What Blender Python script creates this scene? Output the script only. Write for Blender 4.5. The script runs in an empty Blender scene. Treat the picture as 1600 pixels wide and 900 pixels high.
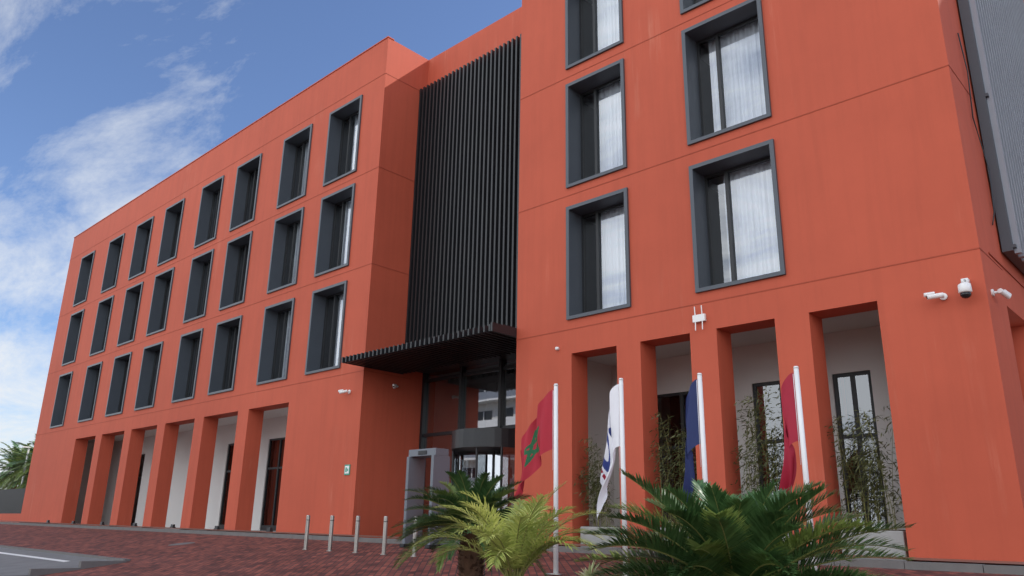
import bpy, math, random
import numpy as np
from mathutils import Vector, Matrix
random.seed(7)
S=bpy.context.scene
# ------------------------------------------------------------ materials
def newmat(name):
    m=bpy.data.materials.new(name); m.use_nodes=True
    nt=m.node_tree; b=nt.nodes['Principled BSDF']; return m,nt,b
def N(nt,t,**k):
    n=nt.nodes.new(t)
    for a,v in k.items(): setattr(n,a,v)
    return n
def coords(nt,scale=(1,1,1)):
    tc=N(nt,'ShaderNodeTexCoord'); mp=N(nt,'ShaderNodeMapping'); mp.inputs['Scale'].default_value=scale
    nt.links.new(tc.outputs['Object'],mp.inputs['Vector']); return mp.outputs['Vector']
def noise(nt,vec,scale,detail=4,rough=.55):
    n=N(nt,'ShaderNodeTexNoise'); n.inputs['Scale'].default_value=scale; n.inputs['Detail'].default_value=detail
    n.inputs['Roughness'].default_value=rough; nt.links.new(vec,n.inputs['Vector']); return n.outputs['Fac']
def ramp(nt,fac,stops):
    r=N(nt,'ShaderNodeValToRGB'); e=r.color_ramp.elements
    while len(e)<len(stops): e.new(.5)
    for i,(p,c) in enumerate(stops):
        e[i].position=p; e[i].color=(c,c,c,1) if not isinstance(c,tuple) else (*c,1)
    nt.links.new(fac,r.inputs['Fac']); return r.outputs['Color']
def mix(nt,fac,a,b,mode='MIX'):
    m=N(nt,'ShaderNodeMix',data_type='RGBA',blend_type=mode)
    for idx,v in ((0,fac),(6,a),(7,b)):
        s=m.inputs[idx]
        if isinstance(v,bpy.types.NodeSocket): nt.links.new(v,s)
        elif isinstance(v,tuple): s.default_value=(*v,1)
        else: s.default_value=v
    return m.outputs[2]
def bump(nt,b,h,strength=.2,dist=.01):
    bp=N(nt,'ShaderNodeBump'); bp.inputs['Strength'].default_value=strength; bp.inputs['Distance'].default_value=dist
    nt.links.new(h,bp.inputs['Height']); nt.links.new(bp.outputs['Normal'],b.inputs['Normal'])
def simple(name,col,rough=.6,metal=0,var=.12,scale=3,bmp=0):
    m,nt,b=newmat(name); v=coords(nt); f=noise(nt,v,scale)
    c=mix(nt,f,tuple(x*(1-var) for x in col),tuple(min(1,x*(1+var)) for x in col))
    nt.links.new(c,b.inputs['Base Color']); b.inputs['Roughness'].default_value=rough; b.inputs['Metallic'].default_value=metal
    if bmp: bump(nt,b,noise(nt,v,scale*12),bmp)
    return m
def orange_mat(name,k=1.0):
    m,nt,b=newmat(name); v=coords(nt)
    big=ramp(nt,noise(nt,v,.16,3),[(.3,0.),(.7,1.)])
    c=mix(nt,big,(.475*k,.090*k,.047*k),(.535*k,.105*k,.055*k))
    vs=coords(nt,(1.6,1.6,.10)); st=ramp(nt,noise(nt,vs,2.2,7,.75),[(.55,0.),(.74,1.)])
    patch=ramp(nt,noise(nt,v,.42,2),[(.53,0.),(.68,1.)])
    sm=mix(nt,1.0,st,patch,'MULTIPLY')
    sc=mix(nt,.42,(0,0,0),sm)
    c=mix(nt,sc,c,(.68*k,.30*k,.20*k))
    blot=ramp(nt,noise(nt,v,.9,8,.7),[(.35,.955),(.65,1.02)])
    c=mix(nt,1.0,c,blot,'MULTIPLY')
    vg=coords(nt,(3.5,3.5,.22)); gr=ramp(nt,noise(nt,vg,1.5,5,.6),[(.30,.93),(.55,1.0)])
    c=mix(nt,1.0,c,gr,'MULTIPLY')
    nt.links.new(c,b.inputs['Base Color']); b.inputs['Roughness'].default_value=.75
    b.inputs['Specular IOR Level'].default_value=.35
    bump(nt,b,noise(nt,v,55,5),.2,.005)
    return m
M_or=orange_mat('orange_render'); M_or2=orange_mat('orange_render_trim',.80)
M_slate=simple('slate_metal',(.066,.078,.095),.45,0,.1,2)
M_black=simple('black_metal',(.018,.020,.023),.45,0,.1,2)
M_grey=simple('grey_louver_metal',(.27,.29,.33),.45,.2,.1,2)
M_white=simple('white_plaster',(.80,.79,.77),.8,0,.04,.8,.1)
M_ceil=simple('white_ceiling',(.82,.82,.80),.8,0,.03,.8)
M_curt=simple('curtain_cloth',(.88,.89,.92),.9,0,.04,4)
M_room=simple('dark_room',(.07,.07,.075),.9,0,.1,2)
M_inox=simple('brushed_steel',(.42,.40,.37),.35,.9,.08,6)
M_conc=simple('concrete_planter',(.33,.33,.32),.8,0,.12,5,.3)
M_plast=simple('white_plastic',(.80,.80,.79),.4,0,.03,4)
M_dark=simple('dark_glass_dome',(.015,.015,.018),.12,0,0,4)
M_kerb=simple('kerb_stone',(.16,.15,.145),.85,0,.2,4,.4)
M_red=simple('flag_red',(.40,.012,.03),.7,0,.1,6)
M_green=simple('flag_green',(.01,.12,.045),.7,0,.05,6)
M_blue=simple('flag_blue',(.014,.026,.11),.7,0,.1,6)
M_fwhite=simple('flag_white',(.80,.80,.84),.75,0,.05,6)
M_mark=simple('flag_mark',(.03,.05,.22),.7,0,.05,6)
M_crimson=simple('flag_crimson',(.36,.010,.035),.7,0,.1,6)
M_sgreen=simple('sign_green',(.05,.32,.22),.5,0,.05,6)
M_detector=simple('detector_panel',(.15,.165,.19),.45,0,.08,2)
M_soil=simple('soil',(.07,.05,.035),.95,0,.3,9,.6)
M_beige=simple('pale_facade',(.66,.65,.62),.8,0,.06,.5)
M_trunk=simple('palm_trunk',(.12,.06,.033),.95,0,.5,14,1.0)
def glass_mat(name,tint=(.8,.85,.88),refl=.10,rcol=(.95,.97,1)):
    m=bpy.data.materials.new(name); m.use_nodes=True; nt=m.node_tree; nt.nodes.clear()
    o=N(nt,'ShaderNodeOutputMaterial'); t=N(nt,'ShaderNodeBsdfTransparent'); t.inputs[0].default_value=(*tint,1)
    g=N(nt,'ShaderNodeBsdfGlossy'); g.inputs['Color'].default_value=(*rcol,1); g.inputs['Roughness'].default_value=.015
    v=coords(nt); bp=N(nt,'ShaderNodeBump'); bp.inputs['Strength'].default_value=.05; bp.inputs['Distance'].default_value=.02
    nt.links.new(noise(nt,v,.9,1),bp.inputs['Height']); nt.links.new(bp.outputs[0],g.inputs['Normal'])
    fr=N(nt,'ShaderNodeFresnel'); fr.inputs[0].default_value=1.6
    a=N(nt,'ShaderNodeMath',operation='ADD'); a.inputs[1].default_value=refl; a.use_clamp=True; nt.links.new(fr.outputs[0],a.inputs[0])
    mx=N(nt,'ShaderNodeMixShader'); nt.links.new(a.outputs[0],mx.inputs[0]); nt.links.new(t.outputs[0],mx.inputs[1]); nt.links.new(g.outputs[0],mx.inputs[2])
    nt.links.new(mx.outputs[0],o.inputs[0]); return m
M_glass=glass_mat('window_glass',(.88,.92,.95),.13); M_lobby=glass_mat('lobby_glass',(.45,.48,.5),.32); M_door=glass_mat('gallery_door_glass',(.4,.42,.44),.10)
def leaf_mat(name,c1,c2,rough=.4,tr=.25):
    m,nt,b=newmat(name); v=coords(nt); g=N(nt,'ShaderNodeNewGeometry')
    f=g.outputs['Random Per Island']; c=mix(nt,f,c1,c2); c=mix(nt,.5,c,mix(nt,ramp(nt,noise(nt,v,3.5),[(.35,0.),(.65,1.)]),c1,c2))
    nt.links.new(c,b.inputs['Base Color']); b.inputs['Roughness'].default_value=rough
    t=N(nt,'ShaderNodeBsdfTranslucent'); nt.links.new(c,t.inputs[0]); mx=N(nt,'ShaderNodeMixShader'); mx.inputs[0].default_value=tr
    o=nt.nodes['Material Output']; nt.links.new(b.outputs[0],mx.inputs[1]); nt.links.new(t.outputs[0],mx.inputs[2]); nt.links.new(mx.outputs[0],o.inputs[0]); return m
M_cyc=leaf_mat('cycad_leaf',(.022,.062,.018),(.10,.19,.065),.28,.12)
M_cyc2=leaf_mat('cycad_young_leaf',(.10,.16,.03),(.26,.33,.10),.35,.25)
M_areca=leaf_mat('areca_leaf',(.18,.25,.045),(.50,.52,.16),.4,.35)
M_bam=leaf_mat('bamboo_leaf',(.06,.075,.03),(.19,.20,.08),.5,.3)
M_stem=simple('leaf_stem',(.20,.20,.06),.5,0,.2,5)
M_aga=leaf_mat('agave_leaf',(.25,.32,.12),(.60,.58,.36),.4,.2)
def brick_mat():
    m,nt,b=newmat('brick_paving'); v=coords(nt)
    mp=N(nt,'ShaderNodeMapping'); mp.inputs['Rotation'].default_value=(0,0,math.radians(45)); nt.links.new(v,mp.inputs[0])
    br=N(nt,'ShaderNodeTexBrick'); br.inputs['Scale'].default_value=1; br.inputs['Brick Width'].default_value=.24; br.inputs['Row Height'].default_value=.12
    br.inputs['Mortar Size'].default_value=.010; br.inputs['Color1'].default_value=(.31,.092,.066,1); br.inputs['Color2'].default_value=(.11,.038,.034,1)
    br.inputs['Mortar'].default_value=(.055,.042,.038,1); nt.links.new(mp.outputs[0],br.inputs['Vector'])
    f=ramp(nt,noise(nt,v,1.4,6,.65),[(.3,.65),(.7,1.25)])
    c=mix(nt,1.0,br.outputs['Color'],f,'MULTIPLY'); nt.links.new(c,b.inputs['Base Color']); b.inputs['Roughness'].default_value=.85
    b.inputs['Specular IOR Level'].default_value=.25
    bump(nt,b,br.outputs['Fac'],-.5,.01); return m
M_brick=brick_mat()
def tile_mat():
    m,nt,b=newmat('terracotta_tiles'); v=coords(nt)
    br=N(nt,'ShaderNodeTexBrick'); br.inputs['Scale'].default_value=1; br.inputs['Brick Width'].default_value=.4; br.inputs['Row Height'].default_value=.4; br.offset=0
    br.inputs['Mortar Size'].default_value=.008; br.inputs['Color1'].default_value=(.27,.11,.07,1); br.inputs['Color2'].default_value=(.22,.10,.07,1)
    br.inputs['Mortar'].default_value=(.12,.09,.08,1); nt.links.new(v,br.inputs['Vector']); nt.links.new(br.outputs['Color'],b.inputs['Base Color']); b.inputs['Roughness'].default_value=.7; return m
M_tile=tile_mat()
M_asph=simple('asphalt',(.17,.17,.17),.9,0,.25,2.5,.6)
M_ground=simple('ground_soil',(.16,.13,.10),.95,0,.25,.4,.4)
M_paint=simple('road_paint',(.72,.72,.70),.7,0,.15,9)
# ------------------------------------------------------------ mesh builder
class B:
    def __init__(s): s.v=[];s.f=[];s.m=[];s.mats=[]
    def mi(s,mat):
        if mat not in s.mats: s.mats.append(mat)
        return s.mats.index(mat)
    def poly(s,pts,mat):
        n=len(s.v); s.v+= [tuple(p) for p in pts]; s.f.append(tuple(range(n,n+len(pts)))); s.m.append(s.mi(mat))
    def box(s,x0,x1,y0,y1,z0,z1,mat):
        n=len(s.v); s.v+=[(x,y,z) for z in (z0,z1) for y in (y0,y1) for x in (x0,x1)]
        for f in ((0,2,3,1),(4,5,7,6),(0,1,5,4),(2,6,7,3),(0,4,6,2),(1,3,7,5)):
            s.f.append(tuple(n+i for i in f)); s.m.append(s.mi(mat))
    def tube(s,pts,rads,mat,k=8,cap=True):
        rings=[]
        for i,p in enumerate(pts):
            p=Vector(p); a=Vector(pts[max(0,i-1)]); b=Vector(pts[min(len(pts)-1,i+1)]); d=(b-a).normalized()
            u=d.orthogonal().normalized() if abs(d.z)<.99 else Vector((1,0,0)); 
            u=(u-d*u.dot(d)).normalized(); w=d.cross(u); r=rads[i] if isinstance(rads,(list,tuple)) else rads
            n=len(s.v); rings.append(n)
            for j in range(k):
                t=2*math.pi*j/k; q=p+u*(r*math.cos(t))+w*(r*math.sin(t)); s.v.append(tuple(q))
        mi=s.mi(mat)
        for a,b in zip(rings,rings[1:]):
            for j in range(k): s.f.append((a+j,a+(j+1)%k,b+(j+1)%k,b+j)); s.m.append(mi)
        if cap:
            s.f.append(tuple(rings[0]+j for j in range(k))[::-1]); s.m.append(mi)
            s.f.append(tuple(rings[-1]+j for j in range(k))); s.m.append(mi)
    def obj(s,name,parent=None,smooth=False,bevel=0):
        me=bpy.data.meshes.new(name); me.from_pydata(s.v,[],s.f)
        for m in s.mats: me.materials.append(m)
        me.polygons.foreach_set('material_index',s.m)
        if smooth: me.polygons.foreach_set('use_smooth',[True]*len(s.f))
        me.update(); o=bpy.data.objects.new(name,me); S.collection.objects.link(o)
        if parent: o.parent=parent
        if bevel:
            md=o.modifiers.new('bevel','BEVEL'); md.width=bevel; md.segments=2; md.limit_method='ANGLE'
        return o
def empty(name,loc=(0,0,0)):
    e=bpy.data.objects.new(name,None); S.collection.objects.link(e); e.location=(0,0,0); return e
def wall(b,u0,u1,v0,v1,holes,P,t,mat,rmat=None):
    us=sorted({u0,u1,*[h[0] for h in holes],*[h[1] for h in holes]}); vs=sorted({v0,v1,*[h[2] for h in holes],*[h[3] for h in holes]})
    for a,c in zip(us,us[1:]):
        for d,e in zip(vs,vs[1:]):
            mu,mv=(a+c)/2,(d+e)/2
            if any(h[0]<mu<h[1] and h[2]<mv<h[3] for h in holes): continue
            b.poly([P(a,d,0),P(c,d,0),P(c,e,0),P(a,e,0)],mat)
            b.poly([P(a,d,t),P(a,e,t),P(c,e,t),P(c,d,t)],mat)
    rm=rmat or mat
    for h in holes:
        a,c,d,e=h
        b.poly([P(a,d,0),P(a,e,0),P(a,e,t),P(a,d,t)],rm); b.poly([P(c,d,0),P(c,d,t),P(c,e,t),P(c,e,0)],rm)
        b.poly([P(a,e,0),P(c,e,0),P(c,e,t),P(a,e,t)],rm)
        if d>v0: b.poly([P(a,d,0),P(a,d,t),P(c,d,t),P(c,d,0)],rm)
    b.poly([P(u0,v1,0),P(u1,v1,0),P(u1,v1,t),P(u0,v1,t)],mat)
# ------------------------------------------------------------ building
bld=empty('orange_office_building')
YF=14.0; XL0,XL1=-49.65,-19.41; XR0,XR1=-13.07,-2.72; ZT=16.3; ZB=-.9
T=.6
rows=[(4.77,7.66),(8.18,11.12),(11.58,14.52)]
colL=[-22.62,-25.74,-29.42,-32.6,-36.35,-39.72,-43.3,-47.4]
winL=[(x,x+1.97,z0,z1) for x in colL for z0,z1 in rows]
winR=[(x0,x1,z0,z1) for x0,x1 in ((-11.42,-9.59),(-7.95,-6.0)) for z0,z1 in rows]
arcL=[(-23.5-3.42*k-2.65,-23.5-3.42*k,ZB,3.95) for k in range(6)]
arcR=[(-11.31,-10.02,ZB,3.95),(-9.39,-8.16,ZB,3.95),(-7.55,-6.31,ZB,3.95),(-5.64,-4.41,ZB,3.95)]
w=B()
Pf=lambda u,v,d:(u,YF+d,v)
wall(w,XL0,XL1,ZB,ZT,winL+arcL,Pf,T,M_or)
wall(w,XR0,XR1,ZB,ZT,winR+arcR,Pf,T,M_or)
w.poly([(XL1,14,ZB),(XL1,16.9,ZB),(XL1,16.9,ZT),(XL1,14,ZT)],M_or)
w.box(XL1-.3,XR0+.3,15.86,16.2,4.95,ZT,M_or)
w.poly([(XR0,14,ZB),(XR0,14,ZT),(XR0,16.9,ZT),(XR0,16.9,ZB)],M_or)
w.poly([(XL0,14,ZB),(XL0,14,ZT),(XL0,30,ZT),(XL0,30,ZB)],M_or)
w.poly([(XL0,30,ZB),(XL0,30,ZT),(XR1,30,ZT),(XR1,30,ZB)],M_or)
Ps=lambda u,v,d:(XR1-d,u,v)
wall(w,14,30,ZB,ZT,[(15.35,17.1,ZB,3.85),(18.0,19.6,ZB,3.85)],Ps,.5,M_or)
for a,c,y0 in ((XL0,XL1,14.1),(XL1,XR0,16.1),(XR0,XR1,14.1)):
    w.poly([(a,y0,ZT-.5),(c,y0,ZT-.5),(c,30,ZT-.5),(a,30,ZT-.5)],M_conc)
w.obj('outer_walls',bld)
j=B()
for z in (4.53,7.97,11.34,14.87):
    for a,c in ((XL0,XL1),(XR0,XR1)):
        j.box(a-.004,c+.004,13.992,13.999,z,z+.022,M_or2)
    j.box(XL1+.001,XL1+.008,14.0,15.85,z,z+.022,M_or2)
    j.box(XR1+.001,XR1+.008,14.0,15.5,z,z+.022,M_or2)
for a,c in ((XL0,XL1),(XR0,XR1)): j.box(a-.02,c+.02,13.975,14.25,ZT+.001,ZT+.04,M_or)
j.obj('belt_joints',bld)
fr=B();gl=B();cu=B();rm=B()
def window(x0,x1,z0,z1,seed):
    rnd=random.Random(seed); t=.09
    ya,yb=13.945,14.60
    fr.box(x0,x0+t,ya,yb,z0,z1,M_slate); fr.box(x1-t,x1,ya,yb,z0,z1,M_slate)
    fr.box(x0+t,x1-t,ya,yb,z1-t,z1,M_slate); fr.box(x0+t,x1-t,ya,yb,z0,z0+.08,M_slate)
    a,c,d,e=x0+t,x1-t,z0+.08,z1-t
    f=.06; yg=14.50
    fr.box(a,a+f,yg-.04,yg+.05,d,e,M_black); fr.box(c-f,c,yg-.04,yg+.05,d,e,M_black)
    fr.box(a+f,c-f,yg-.04,yg+.05,e-f,e,M_black); fr.box(a+f,c-f,yg-.04,yg+.05,d,d+f,M_black)
    mx=a+(c-a)*.30
    fr.box(mx-.04,mx+.035,yg-.06,yg+.05,d+f,e-f,M_black)
    gl.poly([(a,yg,d),(c,yg,d),(c,yg,e),(a,yg,e)],M_glass)
    far=x0<-27
    spans=[]
    if not far: spans=[(a+rnd.uniform(.15,.45),c-rnd.choice([0,0,.05,.12]))]
    else:
        r_=rnd.random()
        if r_<.45: spans=[(c-rnd.uniform(.25,.6),c)]
        elif r_<.7: spans=[(a,a+.35),(c-.35,c)]
    for cs,ce in spans:
        n=max(16,int(80*(ce-cs)/1.5)); ph=rnd.uniform(0,6); pr=None
        for i in range(n+1):
            x=cs+(ce-cs)*i/n; y=14.70+.035*math.sin(i*.75+ph)+.02*math.sin(i*1.9+ph*2)
            if pr: cu.poly([(pr[0],pr[1],d-.05),(x,y,d-.05),(x,y,e+.05),(pr[0],pr[1],e+.05)],M_curt)
            pr=(x,y)
    X0,X1,Y0,Y1,Z0,Z1=x0-.3,x1+.3,14.605,17.4,z0-.1,z1+.1
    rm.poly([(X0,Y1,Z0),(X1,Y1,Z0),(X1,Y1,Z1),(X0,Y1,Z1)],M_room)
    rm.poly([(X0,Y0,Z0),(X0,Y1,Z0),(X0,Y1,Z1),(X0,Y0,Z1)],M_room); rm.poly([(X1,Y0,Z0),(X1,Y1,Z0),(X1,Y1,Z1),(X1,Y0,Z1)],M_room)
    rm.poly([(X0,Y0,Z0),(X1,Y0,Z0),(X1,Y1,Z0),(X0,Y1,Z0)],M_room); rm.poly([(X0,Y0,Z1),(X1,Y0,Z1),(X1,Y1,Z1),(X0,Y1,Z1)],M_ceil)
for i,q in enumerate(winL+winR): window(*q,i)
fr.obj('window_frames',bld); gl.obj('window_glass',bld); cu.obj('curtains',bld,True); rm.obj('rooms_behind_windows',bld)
ga=B()
YI=16.8
def gallery(x0,x1,doors,zf):
    P=lambda u,v,d:(u,YI+d,v)
    wall(ga,x0,x1,zf,4.35,[(a,c,zf,h) for a,c,h in doors],P,.2,M_white)
    ga.box(x0,x1,14.601,YI,4.2,4.3,M_ceil)
    ga.box(x0-.2,x0,14.601,YI+.2,zf,4.35,M_white); ga.box(x1,x1+.2,14.601,YI+.2,zf,4.35,M_white)
    ga.box(x0,x1,14.0,YI+2,zf-.3,zf,M_conc)
    for a,c,h in doors:
        f=.07; y0,y1=YI+.04,YI+.12
        ga.box(a,a+f,y0,y1,zf,h,M_black); ga.box(c-f,c,y0,y1,zf,h,M_black); ga.box(a+f,c-f,y0,y1,h-f,h,M_black)
        ga.box(a+f,c-f,y0,y1,zf,zf+.2,M_black); ga.box((a+c)/2-.04,(a+c)/2+.04,y0,y1,zf+.2,h-f,M_black); ga.box(a+f,c-f,y0+.01,y1-.01,zf+2.35,zf+2.43,M_black)
        ga.poly([(a+f,YI+.08,zf),(c-f,YI+.08,zf),(c-f,YI+.08,h-f),(a+f,YI+.08,h-f)],M_door)
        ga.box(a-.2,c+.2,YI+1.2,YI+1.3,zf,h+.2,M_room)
gallery(-47.2,-22.6,[(-26.03-3.42*k,-24.35-3.42*k,3.35) for k in range(6)],-.22)
gallery(-12.2,-3.25,[(-11.0,-9.3,3.3),(-8.25,-6.9,3.3),(-6.4,-5.6,3.3)],-.42)
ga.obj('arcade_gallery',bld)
lo=B(); n=34; pit=(XR0-XL1)/n
lo.box(XL1+.01,XR0-.01,15.80,15.857,4.96,14.9,M_black)
for i in range(n):
    x=XL1+.03+i*pit
    lo.box(x,x+.065,15.50,15.799,4.95,14.93,M_black)
lo.obj('recess_louvers',bld)
ca=B()
for i in range(n):
    x=XL1+.03+i*pit
    ca.box(x,x+.055,13.15,15.48,4.63,4.80,M_black)
ca.box(XL1+.01,XR0-.01,13.35,13.41,4.67,4.75,M_black); ca.box(XL1+.01,XR0-.01,14.5,14.58,4.67,4.75,M_black)
ca.box(XR0-.065,XR0-.004,13.13,15.5,4.61,4.83,M_black)
ca.box(XL1+.01,XR0-.01,13.5,16.5,4.805,4.85,M_black)
ca.obj('entrance_canopy',bld)
lb=B(); yg=16.45
for x in (XL1+.05,-17.6,-15.9,-14.4,XR0-.1): lb.box(x-.05,x+.05,yg-.12,yg+.06,-.35,4.80,M_black)
for z in (4.5,2.75): lb.box(XL1+.01,XR0-.01,yg-.06,yg+.05,z,z+.1,M_black)
lb.poly([(XL1,yg,-.35),(XR0,yg,-.35),(XR0,yg,4.8),(XL1,yg,4.8)],M_lobby)
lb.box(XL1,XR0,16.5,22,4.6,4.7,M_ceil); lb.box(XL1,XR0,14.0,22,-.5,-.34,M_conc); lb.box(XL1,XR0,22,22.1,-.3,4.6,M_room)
lb.box(XL1-.1,XL1-.002,16.9,22,-.3,4.6,M_white); lb.box(XR0+.002,XR0+.1,16.9,22,-.3,4.6,M_white)
lb.box(-17.2,-14.6,19.6,20.3,-.33,.8,M_beige); lb.box(-18.3,-17.9,18.2,18.6,-.33,4.6,M_white); lb.box(-14.0,-13.6,18.2,18.6,-.33,4.6,M_white)
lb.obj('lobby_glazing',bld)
rd=B(); cx,cy,r=-15.75,16.0,1.2; K=40
def arc(r,z0,z1,mat,a0,a1,k=K):
    p=None
    for i in range(k+1):
        a=a0+(a1-a0)*i/k; q=(cx+r*math.cos(a),cy+r*math.sin(a))
        if p: rd.poly([(p[0],p[1],z0),(q[0],q[1],z0),(q[0],q[1],z1),(p[0],p[1],z1)],mat)
        p=q
arc(r,2.1,2.6,M_black,0,2*math.pi); rd.poly([(cx+r*math.cos(a*math.pi/20),cy+r*math.sin(a*math.pi/20),2.1) for a in range(40)],M_black)
rd.poly([(cx+r*math.cos(a*math.pi/20),cy+r*math.sin(a*math.pi/20),2.6) for a in range(40)],M_black)
arc(r-.03,-.33,2.1,M_lobby,math.radians(150),math.radians(215),12); arc(r-.03,-.33,2.1,M_lobby,math.radians(-35),math.radians(30),12)
for a in (150,215,-35,30):
    q=(cx+(r-.03)*math.cos(math.radians(a)),cy+(r-.03)*math.sin(math.radians(a))); rd.tube([(*q,-.33),(*q,2.1)],.035,M_black)
for a in (20,110,200,290):
    d=Vector((math.cos(math.radians(a)),math.sin(math.radians(a)),0)); c=Vector((cx,cy,0)); e=c+d*(r-.1)
    rd.poly([(c.x,c.y,-.2),(e.x,e.y,-.2),(e.x,e.y,2.0),(c.x,c.y,2.0)],M_lobby); rd.tube([(e.x,e.y,-.3),(e.x,e.y,2.08)],.03,M_black)
rd.tube([(cx,cy,-.33),(cx,cy,2.1)],.04,M_black)
rd.obj('revolving_door',bld)
sl=B(); xe=XR1+.20
sl.box(XR1+.03,xe,15.62,23.0,4.9,16.25,M_slate)
y=15.70
while y<23:
    sl.box(xe+.001,xe+.10,y,y+.10,4.86,16.28,M_grey); y+=.27
for z in (4.95,8,11,14): sl.box(xe+.001,xe+.05,15.62,23,z,z+.06,M_slate)
sl.box(XR1+.001,XR1+.02,14.6,23,4.60,4.63,M_or2)
sl.obj('side_louver_screen',bld)
cb=B(); cb.tube([(XR1+.03,15.1,9.2),(XR1+.06,15.2,8.4),(XR1+.03,15.12,7.4),(XR1+.10,15.35,6.4),(XR1+.05,15.4,5.6),(XR1+.03,15.2,5.3)],.012,M_black,6); cb.obj('hanging_cable',bld,True)
# ------------------------------------------------------------ ground
def gz(x,y):
    xx=min(max(x,-60),10); t=min(max((13-y)/9.5,0),1); t=t*t*(3-2*t)*.5+t*.5
    return -.33-.006*(xx+19)-1.08*t
def sheet(name,xs,ys,mat,off):
    b=B(); 
    for a,c in zip(xs,xs[1:]):
        for d,e in zip(ys,ys[1:]): b.poly([(a,d,gz(a,d)+off),(c,d,gz(c,d)+off),(c,e,gz(c,e)+off),(a,e,gz(a,e)+off)],mat)
    return b.obj(name)
fx=[-900,-300,-120]+list(range(-70,32,2))+[60,120,300,900]
fy=[-900,-300,-100,-40,-10,0,2,3]+[3.5+.5*i for i in range(20)]+[13.2,14,20,40,120,300,900]
sheet('ground',fx,fy,M_ground,0)
sheet('brick_driveway',[x for x in fx if -70<=x<=30],[y for y in fy if 3<=y<=13],M_brick,.006)
sheet('foreground_paving',[x for x in fx if -14<=x<=30],[-10,0,2,3],M_brick,.006)
sheet('asphalt_road',[-300,-120]+list(range(-70,-19,2)),[-10,0,2,3,3.5,4,4.5,5,5.5,6,6.5,7,7.5,8],M_asph,.012)
sheet('road_marking',list(range(-70,-20,2)),[7.35,7.5],M_paint,.018)
sheet('road_marking',list(range(-70,-20,2)),[4.35,4.5],M_paint,.018)
k=B()
for x in range(-70,30):
    z=gz(x,12.6); 
    k.box(x+.005,x+.995,12.45,12.6,z-.2,z+.10,M_kerb)
for x in range(-70,-20):
    z=gz(x,8.1); k.box(x+.005,x+.995,8.0,8.14,z-.2,z+.05,M_kerb)
for y in range(-10,8):
    k.box(-20.0,-19.86,y+.005,y+.995,gz(-20,y)-.3,max(gz(-20,y),gz(-20,y+1))+.04,M_kerb)
k.obj('kerb')
sw=B()
for x in range(-70,30):
    z=gz(x,13)+.096; sw.poly([(x,12.6,z),(x+1,12.6,z-.006),(x+1,14.0,z-.006),(x,14.0,z)],M_tile)
sw.obj('sidewalk')
mh=B(); mh.poly([(-22.3+.35*math.cos(i*math.pi/12),10.4+.35*math.sin(i*math.pi/12),gz(-22.3,10.4+.35*math.sin(i*math.pi/12))+.012) for i in range(24)],M_kerb); mh.obj('manhole_cover')
for i in range(5):
    x=-16.75+.985*i; y=10.8; z=gz(x,y); b=B()
    b.tube([(x,y,z-.05),(x,y,z+.76),(x,y,z+.775)],[.045,.045,.038],M_inox,16); b.tube([(x,y,z),(x,y,z+.015)],.075,M_inox,16)
    b.tube([(x,y,z+.66),(x,y,z+.675)],.047,M_black,16); b.obj('bollard')
x0,x1,y0,y1=-14.5,-13.55,11.85,12.35; z=gz(-14,12); b=B()
b.box(x0,x0+.09,y0,y1,z,z+2.0,M_detector); b.box(x1-.09,x1,y0,y1,z,z+2.0,M_detector); b.box(x0,x1,y0+.05,y1-.05,z+2.0,z+2.16,M_detector)
b.box(x0-.03,x0+.12,y0-.05,y1+.05,z,z+.08,M_black); b.box(x1-.12,x1+.03,y0-.05,y1+.05,z,z+.08,M_black); b.box(x0+.35,x0+.65,y0+.035,y0+.05,z+2.03,z+2.12,M_black)
b.obj('metal_detector_gate',None,False,.012)
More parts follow.
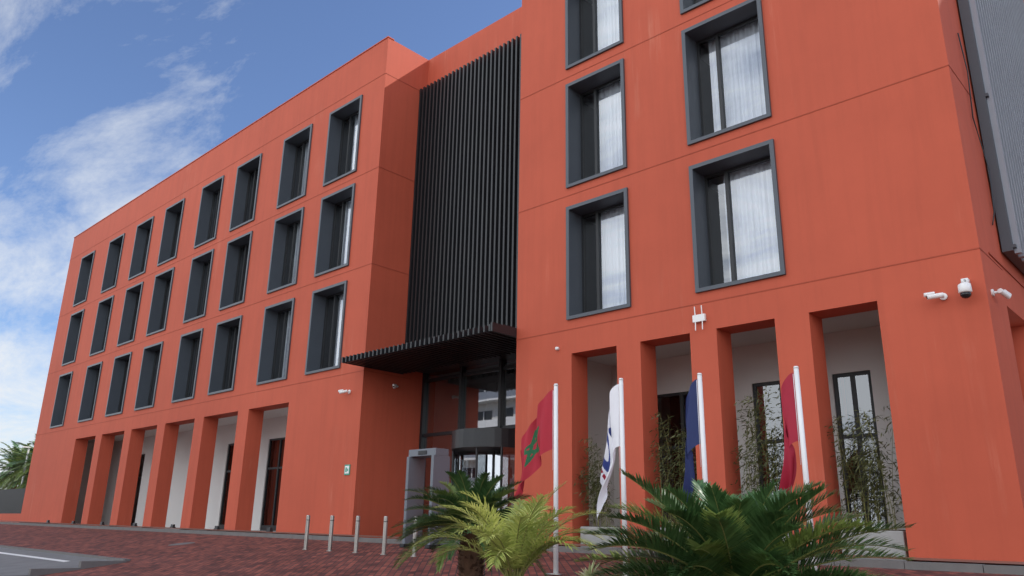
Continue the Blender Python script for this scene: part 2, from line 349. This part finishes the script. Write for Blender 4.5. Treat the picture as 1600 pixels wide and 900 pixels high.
# ------------------------------------------------------------ flags
def star_test(u,v,cx,cy,R):
    pts=[(cx+R*math.sin(2*math.pi*i*2/5),cy+R*math.cos(2*math.pi*i*2/5)) for i in range(5)]
    for i in range(5):
        a=pts[i];c=pts[(i+1)%5]; dx,dy=c[0]-a[0],c[1]-a[1]; L=dx*dx+dy*dy
        t=max(0,min(1,((u-a[0])*dx+(v-a[1])*dy)/L)); 
        if math.hypot(u-a[0]-t*dx,v-a[1]-t*dy)<.03: return True
    return False
def flagpole(x,y,ztop,L,H,ang,base,kind,seed):
    root=empty('flagpole'); zg=gz(x,y); b=B()
    b.tube([(x,y,zg-.05),(x,y,ztop)],[.042,.036],M_plast,14); b.tube([(x,y,ztop),(x,y,ztop+.03)],[.042,.03],M_plast,14); b.box(x-.12,x+.12,y-.12,y+.12,zg,zg+.02,M_inox)
    b.tube([(x-.045,y-.02,ztop-.08),(x-.05,y-.02,ztop-1.4)],.004,M_fwhite,5)
    b.obj('pole',root,True)
    rnd=random.Random(seed); ph=rnd.uniform(0,6); f=B(); nu,nv=110,90; g={}
    for i in range(nu+1):
        for jj in range(nv+1):
            s=i/nu;t=jj/nv
            A=ang*(1-math.exp(-4*s))/(1-math.exp(-4))*(1-.10*t)
            hx=L*s*math.cos(A); hz=L*s*math.sin(A)
            fold=math.sin(s*13+ph+t*1.2)*.075*min(1,s*3)*(.5+.5*t)+math.sin(s*25+ph*2-t*3)*.018*min(1,s*4)
            px=-hx-.04+.05*math.sin(t*5+s*4+ph)*s-.05*t*s
            g[i,jj]=(x+px+fold*.35,y-.01+fold,ztop-.06-t*H*(1-.06*s)-hz)
    for i in range(nu):
        for jj in range(nv):
            u=(i+.5)/nu*L;v=(1-(jj+.5)/nv)*H; m=base
            if kind=='star' and star_test(u,v,L*.5,H*.5,H*.26): m=M_green
            if kind=='mark' and ((u-L*.5)/(.24))**2+((v-H*.52)/.26)**2<1 and not ((u-L*.5)/(.13))**2+((v-H*.52)/.13)**2<1: m=M_mark
            if kind=='mark' and abs(u-L*.5)<.3 and abs(v-H*.17)<.04: m=M_crimson
            f.poly([g[i,jj],g[i+1,jj],g[i+1,jj+1],g[i,jj+1]],m)
    o=f.obj('flag',root,True)
    me=o.data; import bmesh; bm=bmesh.new(); bm.from_mesh(me); bmesh.ops.remove_doubles(bm,verts=bm.verts,dist=1e-5); bm.to_mesh(me); bm.free()
flagpole(-8.5,10.1,2.34,1.25,1.0,math.radians(52),M_red,'star',3)
flagpole(-7.37,10.4,2.35,1.25,1.0,math.radians(82),M_fwhite,'mark',5)
flagpole(-6.16,10.8,2.35,1.2,1.0,math.radians(83),M_blue,'',8)
flagpole(-4.78,11.2,2.35,1.3,1.0,math.radians(85),M_crimson,'',11)
# ------------------------------------------------------------ plants
def frond(b,o,az,el,L,bend,ll,n,lm,wid=.018,vee=.35,rnd=random,tipdroop=.0):
    h=Vector((math.cos(az),math.sin(az),0)); up=Vector((0,0,1)); side=Vector((-math.sin(az),math.cos(az),0))
    p=Vector(o); pts=[p.copy()]; dirs=[]; e=el; ns=22
    for i in range(ns):
        d=h*math.cos(e)+up*math.sin(e); p=p+d*(L/ns); pts.append(p.copy()); dirs.append(d); e-=bend/ns*(.5+1.0*i/ns)
    dirs.append(dirs[-1])
    b.tube(pts,[.011*(1-.8*i/ns) for i in range(ns+1)],M_stem,5,False)
    for i in range(n):
        t=.10+.90*i/n; q=t*ns; a=int(q); a=min(a,ns-1); pp=pts[a].lerp(pts[a+1],q-a); d=dirs[a]; nn=side.cross(d).normalized()*-1
        if nn.z<0: nn=-nn
        prof=math.sin(math.pi*min(1,(t*.93+.07)))**.55 if t<.97 else .35
        for sg in (1,-1):
            l=ll*prof*rnd.uniform(.85,1.1); dd=(side*sg*(1-.45*t)+d*(.30+.75*t)*rnd.uniform(.8,1.2)+nn*vee*rnd.uniform(.5,1.3)).normalized()
            wv=dd.cross(nn).normalized()*wid
            m1=pp+dd*l*.45+wv; m2=pp+dd*l*.45-wv; tp=pp+dd*l-up*(tipdroop*l*rnd.uniform(.6,1.3))
            b.poly([pp+wv*.5,m1,tp,m2,pp-wv*.5],lm)
def cycad(name,x,y,zc,R,n,seed,trunk_r=.14,young=.15):
    rnd=random.Random(seed); b=B(); zg=gz(x,y)
    k=8; b.tube([(x,y,zg-.05)]+[(x+.01*rnd.uniform(-1,1),y,zg+(zc-zg)*(i+1)/k) for i in range(k)],[trunk_r*1.25]+[trunk_r*rnd.uniform(.9,1.12) for _ in range(k)],M_trunk,14)
    for i in range(int((zc-zg)*260)):
        a=rnd.uniform(0,6.28); z=zg+(zc-zg)*rnd.random(); rr=trunk_r*.95; dv=Vector((math.cos(a),math.sin(a),.7)).normalized(); q=Vector((x+rr*math.cos(a),y+rr*math.sin(a),z)); s=Vector((-math.sin(a),math.cos(a),0))*.025
        b.poly([q-s,q+s,q+dv*.09],M_trunk)
    for i in range(n):
        f=(i+.5)/n; az=i*2.39996+rnd.uniform(-.2,.2); el=math.radians(78-90*f**.75+rnd.uniform(-8,8)); L=R*rnd.uniform(.82,1.1)*(.72+.33*f)
        frond(b,(x+.05*math.cos(az),y+.05*math.sin(az),zc),az,el,L,math.radians(30+35*rnd.random()),.165*R,84,M_cyc2 if rnd.random()<young else M_cyc,.0066*R,.5,rnd,.10)
    b.obj(name)
cycad('cycad_palm',-7.85,7.6,.04,1.15,72,21,.17,.25)
cycad('cycad_palm',-3.36,6.3,-.50,1.60,100,5,.16,.2)
b=B(); rnd=random.Random(9); x,y=-5.5,5.9; zg=gz(x,y); zc=-.44
for i in range(30):
    az=i*2.4+rnd.uniform(-.3,.3); el=math.radians(rnd.uniform(45,88)); L=rnd.uniform(.75,1.1); o=(x+.08*math.cos(az),y+.08*math.sin(az),zc)
    frond(b,o,az,el,L,math.radians(rnd.uniform(55,105)),.28,34,M_areca,.0080,.3,rnd,.25)
for i in range(6):
    a=i*1.05; b.tube([(x+.13*math.cos(a),y+.13*math.sin(a),zg-.05),(x+.07*math.cos(a),y+.07*math.sin(a),zc+.05)],[.035,.02],M_stem,8)
b.obj('areca_palm')
b=B(); rnd=random.Random(4); x,y=-4.5,5.8; zg=gz(x,y); zc=-.42
for i in range(26):
    az=i*2.4; el=math.radians(rnd.uniform(-10,80)); h=Vector((math.cos(az)*math.cos(el),math.sin(az)*math.cos(el),math.sin(el))); s=Vector((-math.sin(az),math.cos(az),0))*.014; o=Vector((x,y,zc)); l=rnd.uniform(.14,.24)
    b.poly([o-s*.6,o+s*.6,o+h*l*.5+s,o+h*l-Vector((0,0,.03)),o+h*l*.5-s],M_aga)
b.tube([(x,y,zg),(x,y,zc+.02)],[.045,.03],M_trunk,8)
b.obj('variegated_agave')
b=B()
pts=[(-10.2,8.6),(-9.8,6.4),(-6,4.6),(-1.5,4.6),(-.6,7.2),(-3,8.2),(-7,9.3)]
cxy=(sum(p[0] for p in pts)/7,sum(p[1] for p in pts)/7)
for i in range(7):
    a=pts[i];c=pts[(i+1)%7]; b.poly([(a[0],a[1],gz(*a)+.07),(c[0],c[1],gz(*c)+.07),(*cxy,gz(*cxy)+.10)],M_soil)
    b.tube([(a[0],a[1],gz(*a)+.05),(c[0],c[1],gz(*c)+.05)],.08,M_kerb,6)
b.obj('planting_bed')
def bamboo(b,x0,x1,y,zb,h,n,seed):
    rnd=random.Random(seed)
    for i in range(n):
        bx=rnd.uniform(x0,x1); by=y+rnd.uniform(-.12,.12); H=h*rnd.uniform(.5,1); lx,ly=rnd.uniform(-.3,.3),rnd.uniform(-.3,.1)
        pts=[Vector((bx+lx*t*t,by+ly*t*t,zb+H*t)) for t in [q/8 for q in range(9)]]
        b.tube(pts,[.007*(1-.7*q/8) for q in range(9)],M_stem,5,False)
        for m in range(int(78*H)):
            t=.12+.88*rnd.random()**.8; q=t*8; a=min(7,int(q)); p=pts[a].lerp(pts[a+1],q-a)+Vector((rnd.gauss(0,.10),rnd.gauss(0,.08),rnd.gauss(0,.04)))
            d=Vector((rnd.uniform(-1,1),rnd.uniform(-1,1),rnd.uniform(-.9,.35))).normalized(); s=d.cross(Vector((rnd.random(),rnd.random(),1))).normalized()*.013; l=rnd.uniform(.09,.17)
            b.poly([p,p+d*l*.4+s,p+d*l,p+d*l*.4-s],M_bam)
for i,(a,c,zz,e) in enumerate(arcR):
    zf=-.42; b=B(); y0,y1=14.12,14.56
    b.box(a+.12,c-.08,y0,y1,zf,zf+.5,M_conc); b.obj('planter_box',None,False,.015)
    b=B(); b.box(a+.17,c-.13,y0+.05,y1-.05,zf+.45,zf+.515,M_soil); bamboo(b,a+.25,c-.2,14.32,zf+.5,[2.0,2.4,2.7,2.2][i],13,i+30); b.obj('bamboo_plant')
def bullet(x,y,z,dirv,wallv):
    b=B(); p=Vector((x,y,z)); d=Vector(dirv).normalized(); wv=Vector(wallv)
    b.tube([p-wv*.0,p+wv*.03],.06,M_plast,16); b.tube([p+wv*.03,p+wv*.10+d*.03],.02,M_plast,10)
    q=p+wv*.13; b.tube([q-d*.03,q+d*.22],.042,M_plast,16); b.tube([q+d*.22,q+d*.225],.034,M_dark,16); b.tube([q+d*.10+Vector((0,0,.045)),q+d*.26+Vector((0,0,.045))],.035,M_plast,10)
    b.obj('security_camera',None,False,.003)
bullet(-3.35,14,3.82,(-1,-.5,-.12),(0,-1,0)); bullet(XR1,14.35,3.85,(.3,1,-.3),(1,0,0)); bullet(-20.05,14,3.95,(-1,-.6,-.2),(0,-1,0)); bullet(XL1,15.2,4.2,(.5,-1,-.2),(1,0,0))
b=B(); x,z=-2.98,3.85
b.box(x-.05,x+.05,13.85,13.999,z+.08,z+.18,M_plast); b.tube([(x,13.86,z+.14),(x,13.80,z+.12),(x,13.80,z+.06)],.03,M_plast,10); 
b.tube([(x,13.80,z+.09),(x,13.80,z+.06),(x,13.80,z-.06),(x,13.80,z-.08)],[.05,.095,.10,.085],M_plast,20)
b.tube([(x,13.80,z-.08),(x,13.80,z-.12),(x,13.80,z-.155),(x,13.80,z-.17)],[.08,.082,.055,.02],M_dark,20); b.obj('dome_security_camera',None,True)
b=B(); x,z=-7.9,4.22; b.box(x-.14,x+.14,13.93,13.999,z-.08,z+.07,M_plast)
for dx in (-.08,.08):
    b.tube([(x+dx,13.94,z+.07),(x+dx,13.93,z+.25)],.012,M_plast,8); b.tube([(x+dx,13.94,z-.08),(x+dx,13.93,z-.26)],.012,M_plast,8)
b.obj('wifi_access_point',None,False,.006)
b=B(); b.tube([(-11.72,13.999,4.12),(-11.72,13.93,4.12)],[.05,.035],M_plast,14); b.obj('wall_sensor',None,True)
b=B(); b.box(-19.98,-19.72,13.975,13.999,1.45,1.75,M_sgreen); b.box(-19.95,-19.75,13.970,13.975,1.49,1.71,M_plast); b.box(-19.92,-19.85,13.967,13.970,1.53,1.67,M_sgreen); b.box(-19.83,-19.78,13.967,13.970,1.56,1.63,M_sgreen); b.obj('wall_plaque_sign')
for k in range(7):
    x=-23.15-3.42*k; b=B(); z=gz(x,13.6)+.09; b.box(x-.12,x+.12,13.5,13.62,z,z+.05,M_black); b.box(x-.1,x+.1,13.515,13.60,z+.05,z+.13,M_black); b.obj('ground_floodlight',None,False,.01)
def apartment(name,x0,x1,y0,y1,zt,front):
    b=B(); b.box(x0,x1,y0,y1,-2,zt,M_beige); z=1.6; ys=y1 if front>0 else y0; s=front
    while z+2.6<zt:
        x=x0+1
        while x+3<x1:
            a,c=sorted((ys+s*.01,ys+s*.05)); b.box(x,x+2.4,a,c,z,z+2.1,M_dark)
            a,c=sorted((ys+s*.051,ys+s*.09)); b.box(x+1.15,x+1.25,a,c,z,z+2.1,M_plast)
            x+=3.6
        a,c=sorted((ys,ys+s*1.5)); b.box(x0+.5,x1-.5,a,c,z-.35,z-.12,M_plast)
        a,c=sorted((ys+s*1.44,ys+s*1.5)); b.box(x0+.5,x1-.5,a,c,z-.12,z+.8,M_plast if int(z)%2 else M_grey)
        z+=3.3
    b.box(x0-.3,x1+.3,y0-.3,y1+.3,zt,zt+.4,M_plast); b.obj(name)
apartment('white_apartment_building',-95,-48,-48,-34,20,1)
apartment('white_apartment_building',-30,14,-72,-58,14,1)
apartment('white_apartment_building',-6,16,34,48,30,-1)
b=B()
z=gz(-52,14)
b.box(-75,-50.2,14.6,14.75,z-.3,z+.5,M_or)
x=-75
while x<-50.3: b.box(x,x+.06,14.63,14.70,z+.5,z+1.9,M_black); x+=.14
b.box(-75,-50.2,14.65,14.68,z+1.6,z+1.68,M_black); b.box(-75,-50.2,14.65,14.68,z+.6,z+.68,M_black); b.obj('slatted_fence')
b=B(); x=-2.0
while x<2: b.box(x,x+.05,19.9,19.97,-.6,1.4,M_black); x+=.12
b.box(-2.2,2,19.93,19.96,1.2,1.28,M_black); b.obj('metal_gate')
def fan_palm(name,x,y,h,R,seed):
    rnd=random.Random(seed); b=B(); zg=gz(x,y)
    b.tube([(x,y,zg-.1),(x+.1,y,zg+h*.5),(x,y,zg+h)],[.28,.2,.2],M_trunk,10)
    for i in range(60):
        az=i*2.4; el=math.radians(80-110*i/60+rnd.uniform(-8,8)); frond(b,(x,y,zg+h),az,el,R*rnd.uniform(.85,1.1),math.radians(70),.55,30,M_cyc2 if rnd.random()<.5 else M_cyc,.045,.3,rnd,.3)
    b.obj(name)
fan_palm('palm_tree',-58,17.5,3.3,2.6,1); fan_palm('palm_tree',-63.5,18.5,3.6,3.0,2); fan_palm('palm_tree',-74,20,3.8,3.2,3)
b=B(); b.tube([(-59.5,16.5,-.5),(-59.5,16.5,4.6)],[.07,.05],M_plast,10); b.box(-59.65,-59.35,16.1,16.6,4.6,4.68,M_plast); b.obj('street_lamp')
# ------------------------------------------------------------ light
sd=Vector((.62,.78,0)).normalized(); EL=math.radians(40)
sdir=Vector((sd.x*math.cos(EL),sd.y*math.cos(EL),math.sin(EL)))
L=bpy.data.lights.new('sun','SUN'); L.energy=4.0; L.angle=math.radians(.5); L.color=(1,.95,.88); lo=bpy.data.objects.new('sun',L); S.collection.objects.link(lo)
lo.rotation_euler=sdir.to_track_quat('Z','Y').to_euler()
W=bpy.data.worlds.new('World'); S.world=W; W.use_nodes=True; nt=W.node_tree; nt.nodes.clear()
out=N(nt,'ShaderNodeOutputWorld'); bg=N(nt,'ShaderNodeBackground'); bg2=N(nt,'ShaderNodeBackground')
sky=N(nt,'ShaderNodeTexSky',sky_type='NISHITA'); sky.sun_disc=False; sky.sun_elevation=EL; sky.sun_rotation=math.atan2(sd.x,sd.y); sky.air_density=1.0; sky.dust_density=.5; sky.ozone_density=1.8
skc=mix(nt,1.0,sky.outputs[0],(.95,1.0,1.18),'MULTIPLY')
nt.links.new(skc,bg.inputs[0]); bg.inputs[1].default_value=.145
tc=N(nt,'ShaderNodeTexCoord'); sp=N(nt,'ShaderNodeSeparateXYZ'); nt.links.new(tc.outputs['Generated'],sp.inputs[0])
def mth(op,a,b_=None,clamp=False):
    m=N(nt,'ShaderNodeMath',operation=op); m.use_clamp=clamp
    for i,v in enumerate((a,b_)):
        if v is None: continue
        if isinstance(v,bpy.types.NodeSocket): nt.links.new(v,m.inputs[i])
        else: m.inputs[i].default_value=v
    return m.outputs[0]
den=mth('MAXIMUM',mth('ADD',sp.outputs[2],.15),.05)
cm=N(nt,'ShaderNodeCombineXYZ'); nt.links.new(mth('DIVIDE',sp.outputs[0],den),cm.inputs[0]); nt.links.new(mth('DIVIDE',sp.outputs[1],den),cm.inputs[1])
mp=N(nt,'ShaderNodeMapping'); mp.inputs['Scale'].default_value=(.8,1.9,1); mp.inputs['Rotation'].default_value=(0,0,.35); mp.inputs['Location'].default_value=(3.1,1.7,0); nt.links.new(cm.outputs[0],mp.inputs[0])
c1=N(nt,'ShaderNodeTexNoise'); c1.inputs['Scale'].default_value=1.3; c1.inputs['Detail'].default_value=13; c1.inputs['Roughness'].default_value=.66; c1.inputs['Distortion'].default_value=.35; nt.links.new(mp.outputs[0],c1.inputs['Vector'])
back_fill=mth('MULTIPLY',mth('ADD',mth('MULTIPLY',sp.outputs[1],-1.0),-.02),2.5,True)  # added: denser, brighter cloud behind the camera to lift the shaded facade
low=mth('MULTIPLY',mth('SUBTRACT',.42,sp.outputs[2]),.40,True)
fac=mth('ADD',mth('ADD',c1.outputs['Fac'],mth('MULTIPLY',back_fill,.16)),low)
cr=ramp(nt,fac,[(.485,0.),(.60,.45),(.74,.95)])
ms=N(nt,'ShaderNodeMixShader'); nt.links.new(bg.outputs[0],ms.inputs[1])
bg2.inputs[0].default_value=(.93,.965,1,1); nt.links.new(mth('ADD',.92,mth('MULTIPLY',back_fill,1.55)),bg2.inputs[1])
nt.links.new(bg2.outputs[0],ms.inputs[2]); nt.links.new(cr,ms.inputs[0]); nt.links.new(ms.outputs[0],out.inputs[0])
# ------------------------------------------------------------ camera
yw,pt,rl=[math.radians(a) for a in (46.549,17.121,1.019)]
F=Vector((-math.cos(yw)*math.cos(pt),math.sin(yw)*math.cos(pt),math.sin(pt))); rt=F.cross(Vector((0,0,1))).normalized(); up=rt.cross(F)
R_=rt*math.cos(rl)+up*math.sin(rl); U_=up*math.cos(rl)-rt*math.sin(rl)
cam=bpy.data.cameras.new('camera'); cam.sensor_width=36; cam.lens=36*1222.8/1600; cam.clip_end=3000; co=bpy.data.objects.new('camera',cam); S.collection.objects.link(co)
co.matrix_world=Matrix(((R_.x,U_.x,-F.x,0),(R_.y,U_.y,-F.y,0),(R_.z,U_.z,-F.z,0),(0,0,0,1)))
S.camera=co
S.view_settings.view_transform='Standard'; S.view_settings.look='None'; S.view_settings.exposure=0
